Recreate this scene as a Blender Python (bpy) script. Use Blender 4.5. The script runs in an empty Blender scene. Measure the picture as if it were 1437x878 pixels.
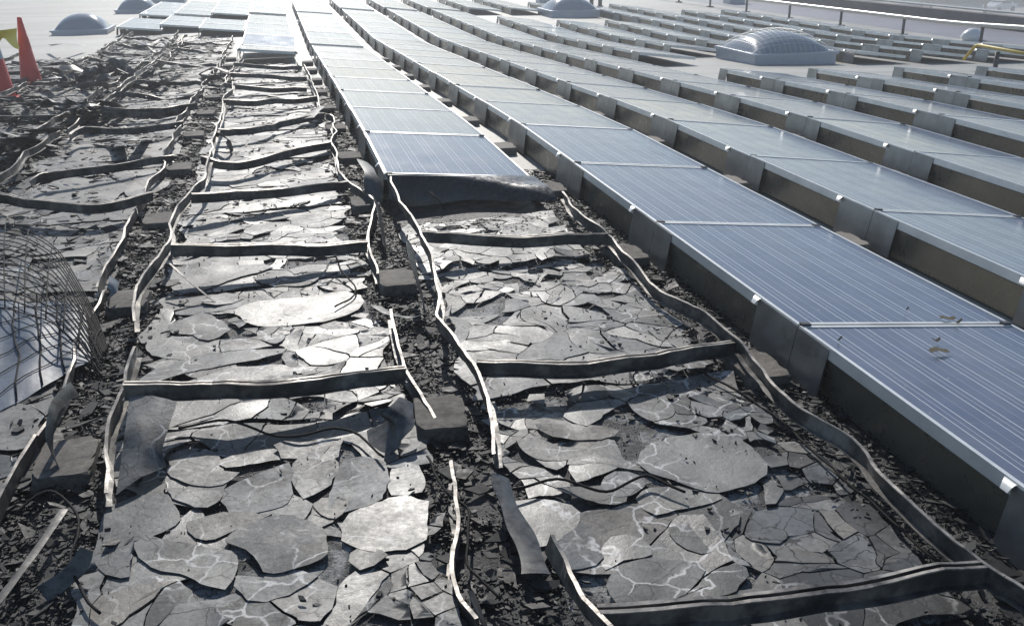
import bpy, bmesh, math, random
from mathutils import Vector, Matrix, noise
random.seed(7)
R = math.radians
SC = bpy.context.scene
COL = SC.collection

# ---------------------------------------------------------------- camera
F_PX, CAM_H = 1330.74, 1.629
PITCH, ROLL, YAW = 0.37518, -0.01326, 0.23049
cam_d = bpy.data.cameras.new('camera'); cam_d.sensor_width = 36.0
cam_d.lens = F_PX / 1437.0 * 36.0; cam_d.clip_start = 0.05; cam_d.clip_end = 2000
cam = bpy.data.objects.new('camera', cam_d); COL.objects.link(cam); SC.camera = cam
_fw = Vector((math.sin(YAW)*math.cos(PITCH), math.cos(YAW)*math.cos(PITCH), -math.sin(PITCH)))
_rt = Vector((math.cos(YAW), -math.sin(YAW), 0)); _up = _rt.cross(_fw)
_r2 = _rt*math.cos(ROLL) + _up*math.sin(ROLL); _u2 = _up*math.cos(ROLL) - _rt*math.sin(ROLL)
cam.matrix_world = Matrix(((_r2.x,_u2.x,-_fw.x,0),(_r2.y,_u2.y,-_fw.y,0),(_r2.z,_u2.z,-_fw.z,CAM_H),(0,0,0,1)))

# ---------------------------------------------------------------- light
SUN_AZ, SUN_EL = R(5.0), R(32.0)          # azimuth from +Y towards +X
w = bpy.data.worlds.new('World'); SC.world = w; w.use_nodes = True
nt = w.node_tree; nt.nodes.clear()
sky = nt.nodes.new('ShaderNodeTexSky'); sky.sky_type = 'NISHITA'; sky.sun_disc = False
sky.sun_elevation = SUN_EL; sky.sun_rotation = SUN_AZ
sky.air_density = 1.0; sky.dust_density = 0.35; sky.ozone_density = 1.3; sky.altitude = 100
bg = nt.nodes.new('ShaderNodeBackground'); bg.inputs[1].default_value = 0.10
wo = nt.nodes.new('ShaderNodeOutputWorld')
nt.links.new(sky.outputs[0], bg.inputs[0]); nt.links.new(bg.outputs[0], wo.inputs[0])
sun_d = bpy.data.lights.new('sun', 'SUN'); sun_d.energy = 3.6; sun_d.angle = R(0.53); sun_d.color = (1.0, 0.955, 0.895)
sun = bpy.data.objects.new('sun', sun_d); COL.objects.link(sun); sun.location = (0, 0, 20)
sdir = Vector((math.sin(SUN_AZ)*math.cos(SUN_EL), math.cos(SUN_AZ)*math.cos(SUN_EL), math.sin(SUN_EL)))
sun.rotation_euler = sdir.to_track_quat('Z', 'Y').to_euler()
vs = SC.view_settings; vs.view_transform = 'Standard'; vs.look = 'None'; vs.gamma = 1.0; vs.exposure = 0.18
vs.use_curve_mapping = False

# ---------------------------------------------------------------- geometry of the roof
X0, S, TILT, O1 = 0.596, 1.26839, 0.09166, 6.131
PW, PL = 0.99, 1.50
ZL = 0.13; ZH = ZL + PW*math.sin(TILT)
def gz(x, y):
    return -0.028*min(max(0, x-2.5), 11) - 0.03289*min(max(0, y-8), 11.5)
def row_x(r): return X0 + (r-1)*S
def row_o(r): return O1 if r < 2 else O1 - (r-1)*0.058
def at(px, py, z):
    """point of the roof at height z above the membrane, from image pixel coordinates cast along the camera ray"""
    d = _r2*((px-718.5)/F_PX) - _u2*((py-439.0)/F_PX) + _fw  # view ray through the image pixel px, py
    lo, hi = 0.0, 300.0
    for _ in range(50):
        t = (lo+hi)/2
        if CAM_H + d.z*t > z + gz(d.x*t, d.y*t): lo = t
        else: hi = t
    return Vector((d.x*lo, d.y*lo, CAM_H + d.z*lo))
def proj(p):
    v = Vector(p) - Vector((0, 0, CAM_H)); dp = v.dot(_fw)
    if dp < 0.1: return None
    return 718.5+F_PX*v.dot(_r2)/dp, 439-F_PX*v.dot(_u2)/dp
def in_view(p, m=0):
    q = proj(p)
    return q is not None and -m <= q[0] <= 1437+m and -m <= q[1] <= 878+m
ORD = ['nearest','second','third','fourth','fifth','sixth','seventh','eighth','ninth','tenth','eleventh','twelfth','thirteenth','fourteenth','fifteenth','sixteenth','seventeenth','eighteenth','nineteenth','twentieth','twenty-first','twenty-second','twenty-third','twenty-fourth','twenty-fifth','twenty-sixth','twenty-seventh','twenty-eighth','twenty-ninth','thirtieth']

# ---------------------------------------------------------------- materials
class N:
    def __init__(s, name):
        s.m = bpy.data.materials.new(name); s.m.use_nodes = True
        s.t = s.m.node_tree; s.t.nodes.clear()
        s.out = s.n('ShaderNodeOutputMaterial'); s.b = s.n('ShaderNodeBsdfPrincipled')
        s.t.links.new(s.b.outputs[0], s.out.inputs[0])
    def n(s, ty, **k):
        x = s.t.nodes.new(ty)
        for a, v in k.items(): setattr(x, a, v)
        return x
    def set(s, sock, v):
        if hasattr(v, 'is_linked') or isinstance(v, bpy.types.NodeSocket): s.t.links.new(v, sock)
        else:
            if isinstance(v, tuple) and len(v) == 3 and sock.type == 'RGBA': v = v+(1,)
            sock.default_value = v
    def p(s, **k):
        for a, v in k.items(): s.set(s.b.inputs[a.replace('_', ' ')], v)
        return s
    def noise(s, scale, detail=4, rough=0.55, vec=None, dist=0.0):
        x = s.n('ShaderNodeTexNoise'); x.inputs['Scale'].default_value = scale; x.inputs['Detail'].default_value = detail
        x.inputs['Roughness'].default_value = rough; x.inputs['Distortion'].default_value = dist
        if vec is not None: s.t.links.new(vec, x.inputs['Vector'])
        return x.outputs[0]
    def vor(s, scale, vec=None, feature='F1'):
        x = s.n('ShaderNodeTexVoronoi', feature=feature); x.inputs['Scale'].default_value = scale
        if vec is not None: s.t.links.new(vec, x.inputs['Vector'])
        return x.outputs[0]
    def ramp(s, fac, stops):
        x = s.n('ShaderNodeValToRGB'); e = x.color_ramp.elements
        while len(e) < len(stops): e.new(0.5)
        for el, (pos, c) in zip(e, stops):
            el.position = pos
            el.color = (c, c, c, 1) if not isinstance(c, tuple) else c+(1,)
        s.t.links.new(fac, x.inputs[0]); return x.outputs[0]
    def math(s, op, a, b=0.0, c=None, clamp=False):
        x = s.n('ShaderNodeMath', operation=op, use_clamp=clamp); s.set(x.inputs[0], a); s.set(x.inputs[1], b)
        if c is not None: s.set(x.inputs[2], c)
        return x.outputs[0]
    def mix(s, fac, a, b, mode='MIX'):
        x = s.n('ShaderNodeMix', data_type='RGBA', blend_type=mode)
        s.set(x.inputs[0], fac); s.set(x.inputs[6], a); s.set(x.inputs[7], b); return x.outputs[2]
    def pos(s): return s.n('ShaderNodeNewGeometry').outputs['Position']
    def obj(s): return s.n('ShaderNodeTexCoord').outputs['Object']
    def rnd(s): return s.n('ShaderNodeObjectInfo').outputs['Random']
    def bump(s, h, strength=0.3, dist=0.01):
        x = s.n('ShaderNodeBump'); x.inputs['Strength'].default_value = strength; x.inputs['Distance'].default_value = dist
        s.t.links.new(h, x.inputs['Height']); s.t.links.new(x.outputs[0], s.b.inputs['Normal']); return s
    def attr(s, name):
        x = s.n('ShaderNodeAttribute'); x.attribute_name = name; return x.outputs['Fac']

M = {}
def mats():
    # roof membrane with soot where the fire was
    k = N('roof_membrane'); P = k.pos()
    n1 = k.noise(0.35, 5, .6, P); n2 = k.noise(6, 4, .6, P); st = k.noise(1.1, 6, .7, P)
    clean = k.ramp(n1, [(0.3, (.36, .345, .30)), (0.7, (.46, .445, .41))])
    clean = k.mix(k.ramp(st, [(.45, 0.0), (.75, .35)]), clean, (.27, .25, .21))
    clean = k.mix(k.ramp(n2, [(.4, 0.0), (.8, .18)]), clean, (.24, .225, .20))
    sp = k.n('ShaderNodeSeparateXYZ'); k.t.links.new(P, sp.inputs[0])
    sy_ = k.math('ADD', sp.outputs[1], k.math('MULTIPLY', sp.outputs[0], .18))
    seam = k.math('LESS_THAN', k.math('ABSOLUTE', k.math('SUBTRACT', k.math('MODULO', k.math('ADD', sy_, 190.0), 1.9), .95)), .025)
    mp = k.n('ShaderNodeMapping'); mp.inputs['Scale'].default_value = (.25, 1.6, 1); mp.inputs['Rotation'].default_value = (0, 0, .2); k.t.links.new(P, mp.inputs[0])
    clean = k.mix(k.ramp(k.noise(1.0, 6, .65, mp.outputs[0]), [(.40, 0.0), (.66, .75)]), clean, (.25, .24, .20))
    clean = k.mix(k.math('MULTIPLY', seam, .45), clean, (.20, .19, .17))
    ch = k.attr('char')
    edge = k.math('ADD', ch, k.math('MULTIPLY', k.math('SUBTRACT', k.noise(2.2, 6, .65, P), .5), .9))
    mask = k.ramp(edge, [(.42, 0.0), (.58, 1.0)])
    soot = k.ramp(k.noise(9, 6, .7, P), [(.35, (.010, .010, .011)), (.6, (.022, .022, .023)), (.8, (.06, .06, .06))])
    k.p(Base_Color=k.mix(mask, clean, soot), Roughness=k.mix(mask, (.6,)*3, k.ramp(k.noise(14, 4, .6, P), [(.3, .3), (.7, .65)])))
    k.bump(k.math('ADD', k.math('MULTIPLY', k.noise(45, 5, .7, P), mask), k.math('MULTIPLY', k.noise(7, 4, .6, P), .25)), .6, .03)
    M['roof'] = k.m
    # aluminium
    def metal(name, col, ro, met=1.0, var=.15, sc=6):
        k = N(name); P = k.pos(); n = k.noise(sc, 5, .6, P); f = k.noise(sc*9, 4, .6, P)
        c2 = tuple(x*(1-var*2) for x in col)
        k.p(Base_Color=k.mix(k.ramp(n, [(.35, 0.0), (.65, 1.0)]), col, c2), Metallic=met, Roughness=k.ramp(f, [(.3, ro-.07), (.7, ro+.1)]))
        k.bump(n, .08, .01); M[name] = k.m
    metal('aluminium', (.80, .79, .76), .40, .45, .08)
    metal('galvanised', (.22, .205, .17), .30, .6, .15, 2)
    metal('plate_metal', (.29, .29, .285), .36, .65, .2, 4)
    metal('clip_metal', (.62, .62, .60), .45, .5, .1)
    # scorched frame metal
    k = N('scorched_metal'); P = k.pos(); n = k.noise(7, 6, .65, P); f = k.noise(40, 4, .6, P)
    c = k.ramp(n, [(.33, (.025, .025, .025)), (.48, (.07, .068, .065)), (.62, (.21, .195, .175)), (.75, (.10, .08, .065))])
    k.p(Base_Color=c, Metallic=.4, Roughness=k.ramp(f, [(.3, .42), (.7, .65)])); k.bump(f, .15, .004); M['scorched'] = k.m
    k = N('sunlit_lip_metal'); P = k.pos(); n = k.noise(11, 6, .7, P); f = k.noise(50, 4, .6, P)  # lip metal: sunlight on the rails' top edges put into a lighter colour
    k.p(Base_Color=k.ramp(n, [(.36, (.06, .057, .052)), (.50, (.22, .20, .18)), (.68, (.42, .39, .34))]), Metallic=.4, Roughness=k.ramp(f, [(.3, .4), (.7, .6)])); M['rim'] = k.m
    k = N('sooted_sheet'); P = k.pos(); n = k.noise(5, 6, .65, P); f = k.noise(30, 4, .6, P)
    c = k.mix(k.ramp(k.noise(14, 6, .75, P), [(.45, 0.0), (.62, .85)]), k.ramp(n, [(.3, (.06, .06, .058)), (.55, (.14, .137, .13)), (.75, (.27, .25, .22))]), (.02, .02, .02))
    k.p(Base_Color=c, Metallic=.45, Roughness=k.ramp(f, [(.3, .32), (.7, .55)])); k.bump(n, .12, .01); M['sheet'] = k.m
    # photovoltaic laminate: cells, busbars, dust
    k = N('solar_cells'); o = k.obj(); sx = k.n('ShaderNodeSeparateXYZ'); k.t.links.new(o, sx.inputs[0])
    X, Y = sx.outputs[0], sx.outputs[1]
    def line(v, period, off, half):
        q = k.math('MODULO', k.math('ADD', v, off+100*period), period)
        return k.math('LESS_THAN', k.math('ABSOLUTE', k.math('SUBTRACT', q, period/2)), half)
    cell = .158
    bus = k.math('MAXIMUM', line(X, cell, .0+.158*.5-.021-.052+.0, .0019), line(X, cell, .079-.021+.052-.158, .0019))
    bus = k.math('MAXIMUM', bus, k.math('MULTIPLY', line(X, cell, -.021, .0012), .7))
    gapx = line(X, cell, -.021+.079, .0016); gapy = line(Y, cell, -.03+.079, .0016)
    gap = k.math('MAXIMUM', gapx, k.math('MULTIPLY', gapy, .25))
    rn = k.rnd(); cn = k.noise(2.6, 5, .6, o)
    cellc = k.ramp(k.noise(7, 3, .5, o), [(.3, (.014, .028, .085)), (.7, (.022, .042, .118))])
    cellc = k.mix(gap, cellc, (.16, .18, .22)); cellc = k.mix(bus, cellc, (.60, .62, .64))
    dust = k.math('MULTIPLY', k.ramp(cn, [(.25, .10), (.75, .25)]), k.math('ADD', k.math('MULTIPLY', rn, .6), .7))
    cellc = k.mix(dust, cellc, (.42, .42, .42))
    spots = k.ramp(k.noise(38, 2, .5, o), [(.70, 0.0), (.74, .7)])
    cellc = k.mix(spots, cellc, (.30, .28, .25))
    k.p(Base_Color=cellc, Roughness=k.math('ADD', k.ramp(k.noise(3, 5, .6, o), [(.3, .13), (.7, .22)]), k.math('MULTIPLY', rn, .05)), Specular_IOR_Level=.5)
    k.bump(k.noise(1.6, 2, .5, o), .03, .02); M['cells'] = k.m
    # broken laminate
    def lam(name, stops, rlo, rhi, bs=.25):
        k = N(name); P = k.pos(); rn = k.rnd()
        n = k.noise(9, 6, .65, P); f = k.noise(60, 5, .7, P); b = k.noise(2.4, 4, .6, P)
        t = k.math('ADD', k.math('MULTIPLY', rn, .5), k.math('ADD', k.math('MULTIPLY', b, .35), k.math('MULTIPLY', n, .18)))
        c = k.ramp(t, stops)
        r2 = k.math('FRACT', k.math('MULTIPLY', rn, 7.31))
        c = k.mix(k.ramp(r2, [(.3, 0.0), (.9, .55)]), c, (1.0, .93, .80), 'MULTIPLY'); c = k.mix(k.ramp(r2, [(.05, .6), (.3, 0.0)]), c, (.88, .95, 1.04), 'MULTIPLY')
        c = k.mix(k.ramp(f, [(.55, 0.0), (.72, .65)]), c, (.02, .02, .02))
        c = k.mix(k.ramp(k.noise(23, 5, .7, P), [(.6, 0.0), (.72, .5)]), c, (.45, .44, .42))
        so = k.math('ADD', k.math('MULTIPLY', k.noise(3.4, 6, .72, P), .75), k.math('MULTIPLY', k.noise(19, 5, .7, P), .25))
        c = k.mix(k.ramp(so, [(.47, 0.0), (.60, .8)]), c, (.020, .020, .020))
        wv = k.n('ShaderNodeVectorMath', operation='ADD'); k.t.links.new(P, wv.inputs[0])
        wn = k.n('ShaderNodeTexNoise'); wn.inputs['Scale'].default_value = 7; wn.inputs['Detail'].default_value = 5; k.t.links.new(P, wn.inputs['Vector'])
        ws = k.n('ShaderNodeVectorMath', operation='SCALE'); ws.inputs['Scale'].default_value = .16; k.t.links.new(wn.outputs['Color'], ws.inputs[0]); k.t.links.new(ws.outputs[0], wv.inputs[1])
        patch = k.ramp(k.noise(1.7, 3, .6, P), [(.46, 0.0), (.56, 1.0)])
        vein = k.math('MULTIPLY', k.ramp(k.vor(6.5, wv.outputs[0], 'DISTANCE_TO_EDGE'), [(.010, 1.0), (.034, 0.0)]), k.math('MULTIPLY', patch, k.ramp(k.noise(13, 3, .6, P), [(.36, 0.0), (.50, 1.0)])))
        crack = k.math('MULTIPLY', k.ramp(k.vor(11, wv.outputs[0], 'DISTANCE_TO_EDGE'), [(.014, 1.0), (.03, 0.0)]), k.ramp(k.noise(2.3, 3, .6, P), [(.42, 0.0), (.55, 1.0)]))
        c = k.mix(k.math('MULTIPLY', crack, .9), c, (.012, .012, .012)); c = k.mix(k.math('MULTIPLY', vein, .8), c, (.55, .54, .52))
        k.p(Base_Color=c, Roughness=k.math('SUBTRACT', k.ramp(k.math('ADD', k.math('MULTIPLY', n, .6), k.math('MULTIPLY', f, .4)), [(.3, rlo), (.7, rhi)]), k.ramp(r2, [(.70, 0.0), (.9, .08)])), Specular_IOR_Level=k.math('ADD', k.math('MULTIPLY', r2, .30), .18))
        k.bump(k.math('ADD', n, k.math('MULTIPLY', f, .5)), bs, .008); M[name] = k.m
    lam('laminate', [(.25, (.042, .044, .044)), (.45, (.082, .085, .085)), (.6, (.125, .127, .124)), (.75, (.165, .15, .13))], .40, .66)
    lam('laminate_pale', [(.25, (.105, .11, .112)), (.5, (.16, .165, .163)), (.75, (.22, .213, .195))], .42, .68)
    k = N('ash_bed'); P = k.pos(); n = k.noise(5.5, 6, .7, P, .6); f = k.noise(55, 5, .75, P)
    c = k.ramp(n, [(.40, (.016, .016, .017)), (.50, (.05, .05, .05)), (.56, (.30, .30, .29)), (.66, (.48, .47, .45))])
    c = k.mix(k.ramp(f, [(.45, 0.0), (.6, .85)]), c, (.03, .03, .03))
    k.p(Base_Color=c, Roughness=k.ramp(f, [(.3, .25), (.7, .55)])); k.bump(k.math('ADD', f, n), .8, .02); M['ash'] = k.m
    k = N('char_rubble'); P = k.pos(); v = k.noise(26, 3, .8, P); b = k.noise(3.0, 4, .6, P)
    c = k.ramp(k.math('ADD', k.math('MULTIPLY', v, .75), k.math('MULTIPLY', b, .25)), [(.42, (.009, .009, .009)), (.55, (.025, .025, .025)), (.64, (.055, .053, .05)), (.74, (.20, .19, .17))])
    k.p(Base_Color=c, Roughness=k.ramp(v, [(.3, .5), (.7, .8)]), Specular_IOR_Level=.35); M['rubble'] = k.m
    k = N('scorched_laminate'); P = k.pos(); n = k.noise(6, 6, .65, P); f = k.noise(40, 4, .6, P)
    k.p(Base_Color=k.ramp(n, [(.35, (.016, .016, .017)), (.6, (.035, .036, .038)), (.8, (.08, .08, .08))]), Roughness=k.ramp(f, [(.3, .16), (.7, .36)])); k.bump(k.math('ADD', n, k.math('MULTIPLY', f, .3)), .2, .012); M['scorched_laminate'] = k.m
    def plain(name, col, ro, var=.25, sc=8, bs=.2, **kw):
        k = N(name); P = k.pos(); n = k.noise(sc, 6, .65, P); f = k.noise(sc*8, 4, .6, P)
        c2 = tuple(x*(1-var) for x in col)
        c = k.mix(k.ramp(k.math('ADD', k.math('MULTIPLY', n, .7), k.math('MULTIPLY', f, .3)), [(.35, 0.0), (.65, 1.0)]), col, c2)
        k.p(Base_Color=c, Roughness=ro, **kw); k.bump(f, bs, .004); M[name] = k.m
    plain('concrete', (.27, .245, .21), .85, .35, 9, .5)
    plain('concrete_sooty', (.19, .17, .145), .85, .82, 5, .8)
    plain('cone_orange', (.72, .045, .03), .45, .2, 10, .05)
    plain('cone_collar', (.55, .57, .62), .4, .2)
    plain('tape_yellow', (.95, .75, .03), .4, .1)
    plain('pipe_yellow', (.60, .42, .04), .5, .3)
    plain('pipe_pale', (.60, .58, .52), .35, .2, Metallic=.4)
    plain('dark_steel', (.06, .058, .06), .55, .3)
    plain('wire_steel', (.018, .016, .015), .75, .4, Specular_IOR_Level=.15)
    plain('acrylic', (.30, .335, .37), .16, .12, 2, .03)
    plain('curb_metal', (.42, .47, .55), .4, .15, 4, .05, Metallic=.3)
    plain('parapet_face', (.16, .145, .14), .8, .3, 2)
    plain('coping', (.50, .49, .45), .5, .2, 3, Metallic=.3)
    plain('grey_strip', (.24, .235, .27), .55, .25, 1.2)
    plain('asphalt', (.34, .325, .30), .85, .25, .05)
    plain('melted_plastic', (.13, .16, .205), .5, .4, 4, .3, Specular_IOR_Level=.35)
    plain('car_white', (.75, .75, .74), .25, .05)
    plain('car_glass', (.02, .025, .03), .1, .1)
    plain('tyre', (.02, .02, .02), .8, .2)
    plain('awning_teal', (.05, .16, .17), .5, .2)
    plain('wall_pale', (.62, .60, .55), .8, .15, .4)
    plain('foliage', (.05, .085, .03), .7, .5, 2)
    plain('bark', (.08, .06, .045), .85, .3)
    plain('dry_leaf', (.16, .13, .07), .8, .4, 30)
    plain('rust_brown', (.30, .17, .09), .7, .4, 12)
mats()

# ---------------------------------------------------------------- mesh helpers
def link(name, me, mat=None, parent=None, loc=None):
    o = bpy.data.objects.new(name, me); COL.objects.link(o)
    if mat is not None and me is not None and not me.materials: me.materials.append(M[mat])
    if parent is not None: o.parent = parent
    if loc is not None: o.location = loc
    return o
def empty(name, label, cat, group=None, loc=(0, 0, 0)):
    o = bpy.data.objects.new(name, None); COL.objects.link(o); o.location = loc; o.empty_display_size = .1
    o['label'] = label; o['category'] = cat
    if group: o['group'] = group
    return o
def tag(o, label, cat, group=None):
    o['label'] = label; o['category'] = cat
    if group: o['group'] = group
    return o
class MB:
    def __init__(s): s.v = []; s.f = []; s.sm = []
    def add(s, vs, fs, smooth=False):
        b = len(s.v); s.v += [tuple(v) for v in vs]; s.f += [tuple(b+i for i in f) for f in fs]; s.sm += [smooth]*len(fs)
    def box(s, x0, x1, y0, y1, z0, z1):
        s.add([(x0,y0,z0),(x1,y0,z0),(x1,y1,z0),(x0,y1,z0),(x0,y0,z1),(x1,y0,z1),(x1,y1,z1),(x0,y1,z1)],
              [(0,3,2,1),(4,5,6,7),(0,1,5,4),(1,2,6,5),(2,3,7,6),(3,0,4,7)])
    def tube(s, pts, r, n=6, smooth=True, cap=True):
        pts = [Vector(p) for p in pts]; rings = []
        for i, p in enumerate(pts):
            t = (pts[min(i+1, len(pts)-1)] - pts[max(i-1, 0)]).normalized()
            a = t.cross(Vector((0, 0, 1)) if abs(t.z) < .9 else Vector((1, 0, 0))).normalized(); b = t.cross(a)
            rr = r[i] if isinstance(r, (list, tuple)) else r
            rings.append([p + (a*math.cos(2*math.pi*k/n) + b*math.sin(2*math.pi*k/n))*rr for k in range(n)])
        vs = [v for g in rings for v in g]; fs = []
        for i in range(len(rings)-1):
            for k in range(n): fs.append((i*n+k, i*n+(k+1) % n, (i+1)*n+(k+1) % n, (i+1)*n+k))
        if cap: fs += [tuple(range(n-1, -1, -1)), tuple((len(rings)-1)*n+k for k in range(n))]
        s.add(vs, fs, smooth)
    def sweep(s, pts, prof, twist=None):
        """profile (side, up) swept along pts, closed profile"""
        pts = [Vector(p) for p in pts]; n = len(prof); vs = []; fs = []
        for i, p in enumerate(pts):
            t = (pts[min(i+1, len(pts)-1)] - pts[max(i-1, 0)]).normalized()
            side = t.cross(Vector((0, 0, 1)))
            side = side.normalized() if side.length > 1e-4 else Vector((1, 0, 0))
            up = side.cross(t).normalized()
            a = twist[i] if twist else 0.0
            sd = side*math.cos(a) + up*math.sin(a); u = up*math.cos(a) - side*math.sin(a)
            vs += [p + sd*q[0] + u*q[1] for q in prof]
        for i in range(len(pts)-1):
            for k in range(n): fs.append((i*n+k, i*n+(k+1) % n, (i+1)*n+(k+1) % n, (i+1)*n+k))
        fs += [tuple(range(n-1, -1, -1)), tuple((len(pts)-1)*n+k for k in range(n))]
        s.add(vs, fs)
    def lathe(s, prof, n=24, c=(0, 0, 0), smooth=True):
        vs = []; fs = []
        for r, z in prof: vs += [(c[0]+r*math.cos(2*math.pi*k/n), c[1]+r*math.sin(2*math.pi*k/n), c[2]+z) for k in range(n)]
        for i in range(len(prof)-1):
            for k in range(n): fs.append((i*n+k, i*n+(k+1) % n, (i+1)*n+(k+1) % n, (i+1)*n+k))
        s.add(vs, fs, smooth)
    def grid(s, fn, nu, nv, thick=0.0, smooth=True):
        top = [Vector(fn(i/nu, j/nv)) for i in range(nu+1) for j in range(nv+1)]
        q = lambda i, j: i*(nv+1)+j
        fs = [(q(i,j), q(i+1,j), q(i+1,j+1), q(i,j+1)) for i in range(nu) for j in range(nv)]
        if thick:
            nrm = []
            for i in range(nu+1):
                for j in range(nv+1):
                    a = top[q(min(i+1,nu),j)]-top[q(max(i-1,0),j)]; b = top[q(i,min(j+1,nv))]-top[q(i,max(j-1,0))]
                    c = a.cross(b); nrm.append(c.normalized() if c.length > 1e-9 else Vector((0,0,1)))
            m = len(top); bot = [v - nn*thick for v, nn in zip(top, nrm)]
            fs2 = [tuple(m+x for x in reversed(f)) for f in fs]; ed = []
            for i in range(nu): ed += [(q(i,0), m+q(i,0), m+q(i+1,0), q(i+1,0)), (q(i+1,nv), m+q(i+1,nv), m+q(i,nv), q(i,nv))]
            for j in range(nv): ed += [(q(0,j+1), m+q(0,j+1), m+q(0,j), q(0,j)), (q(nu,j), m+q(nu,j), m+q(nu,j+1), q(nu,j+1))]
            s.add(top+bot, fs+fs2, smooth); s.add(top+bot, ed, False)
        else: s.add(top, fs, smooth)
    def mesh(s, name):
        me = bpy.data.meshes.new(name); me.from_pydata(s.v, [], s.f)
        me.polygons.foreach_set('use_smooth', s.sm); me.update(); return me
    def build(s, name, mat, parent=None, loc=None):
        return link(name, s.mesh(name), mat, parent, loc)
def crom(pts, n=6, closed=False):
    pts = [Vector(p) for p in pts]
    if len(pts) < 3 and not closed: return pts
    out = []; L_ = len(pts); rng = range(L_) if closed else range(L_-1)
    for i in rng:
        if closed: p0, p1, p2, p3 = pts[i-1], pts[i], pts[(i+1) % L_], pts[(i+2) % L_]
        else: p0, p1, p2, p3 = pts[max(i-1,0)], pts[i], pts[i+1], pts[min(i+2, L_-1)]
        for k in range(n):
            t = k/n
            out.append(.5*((2*p1) + (p2-p0)*t + (2*p0-5*p1+4*p2-p3)*t*t + (3*p1-p0-3*p2+p3)*t*t*t))
    if not closed: out.append(pts[-1])
    return out
def nz(x, y, s=1.0, o=0.0): return noise.noise(Vector((x*s+o, y*s-o*.7, o)))

# ---------------------------------------------------------------- setting: roof
def burnt(x, y):
    r = (x - X0)/S + 1
    if r > 2.02: return 0.0
    lim = -1.0
    if r >= 1.0: lim = O1 + 0.15
    elif r >= 0.72: lim = O1 + 9.0
    elif r >= -.1: lim = O1 + 7.6*PL
    elif r >= -1.05: lim = O1 + 11.3*PL
    elif r >= -2.05: lim = O1 + 11.6*PL
    elif r >= -3.3: lim = O1 + 8.5*PL
    elif r >= -6: lim = O1 + 6*PL
    d = lim - y
    if r > 1.7: d = min(d, (2.0-r)*4+.2)
    return max(0.0, min(1.0, .5 + d*.9))
def build_roof():
    xs = [-60, -30, -20] + [-14+.35*i for i in range(int(32.2/.35)+1)]
    ys = [-4, -2] + [-1+.35*i for i in range(int(40/.35)+1)] + [45, 60, 90]
    xs = sorted(x for x in xs if x <= 18.25) + [18.3]
    v = [(x, y, gz(x, y)) for y in ys for x in xs]; n = len(xs)
    f = [(j*n+i, j*n+i+1, (j+1)*n+i+1, (j+1)*n+i) for j in range(len(ys)-1) for i in range(n-1)]
    me = bpy.data.meshes.new('roof'); me.from_pydata(v, [], f)
    a = me.attributes.new('char', 'FLOAT', 'POINT'); a.data.foreach_set('value', [burnt(p[0], p[1]) for p in v])
    me.polygons.foreach_set('use_smooth', [True]*len(f)); me.update()
    link('roof', me, 'roof')['kind'] = 'structure'
    g = MB(); g.add([(-900,-900,-7.5),(1500,-900,-7.5),(1500,1500,-7.5),(-900,1500,-7.5)], [(0,1,2,3)])
    g.build('ground', 'asphalt')['kind'] = 'structure'
build_roof()

# ---------------------------------------------------------------- intact solar panels
def panel_meshes():
    ms = {}
    b = MB(); t, hgt, w2, l2 = .016, .045, PW, PL-.012
    for (x0, x1, y0, y1) in ((0, t, 0, l2), (w2-t, w2, 0, l2), (t, w2-t, 0, t), (t, w2-t, l2-t, l2)):
        b.box(x0, x1, y0, y1, -hgt, 0)
    ms['frame'] = b.mesh('panel_frame')
    b = MB(); b.box(t, w2-t, t, l2-t, -.010, -.004); ms['laminate'] = b.mesh('panel_laminate')
    zb = -(ZH-.012)
    b = MB(); b.grid(lambda u, v: (.006 + .022*v + .006*math.sin(v*3.1), .30+u*(PL-.50), -.05 + (zb+.05)*v), 6, 5, .003); ms['deflector'] = b.mesh('deflector')
    b = MB()
    b.grid(lambda u, v: (-.004 - .012*v, -.008+u*.32, -.007 + (zb+.007)*v), 4, 4, .004)
    ms['plate_a'] = b.mesh('support_plate')
    b = MB()
    b.grid(lambda u, v: (-.004 - .012*v, PL-.236+u*.224, -.007 + (zb+.007)*v), 4, 4, .004)
    ms['plate_b'] = b.mesh('support_plate')
    b = MB(); b.grid(lambda u, v: (-.002-.026*v, .30+.05*u*(1-.4*v), -.004-.024*v*v), 3, 3, .003); ms['clip'] = b.mesh('clip')
    b = MB(); b.box(.01, .05, -.016, .008, -.02, .006); b.box(PW-.05, PW-.01, -.016, .008, -.02, .006); ms['clamp'] = b.mesh('end_clamp')
    for k, m in dict(frame='aluminium', laminate='cells', deflector='galvanised', plate_a='plate_metal', plate_b='plate_metal', clip='clip_metal', clamp='dark_steel').items():
        ms[k].materials.append(M[m])
    return ms
PMESH = panel_meshes()
def far_dx(r): return {-1: .22, -2: .5, -3: .85}.get(r, 0.0)
def panel_matrix(r, y0, dz=0.0, tilt_y=0.0, yaw=0.0):
    x = row_x(r) + far_dx(r)
    a = Vector((x, y0, ZH+gz(x, y0)+dz)); bp = Vector((x, y0+PL, ZH+gz(x, y0+PL)+dz+tilt_y))
    c = Vector((x+PW*math.cos(TILT), y0, ZL+gz(x+PW, y0)+dz))
    ey = (bp-a).normalized(); ex = (c-a); ex = (ex-ey*ex.dot(ey)).normalized(); ez = ex.cross(ey)
    m = Matrix(((ex.x,ey.x,ez.x,a.x),(ex.y,ey.y,ez.y,a.y),(ex.z,ey.z,ez.z,a.z),(0,0,0,1)))
    return m @ Matrix.Rotation(yaw, 4, 'Z')
PARTS = (('frame','frame'),('laminate','laminate'),('deflector','deflector'),('support_plate','plate_a'),('support_plate','plate_b'),('clip','clip'),('clamp','clamp'))
N_PANELS = 0
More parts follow.
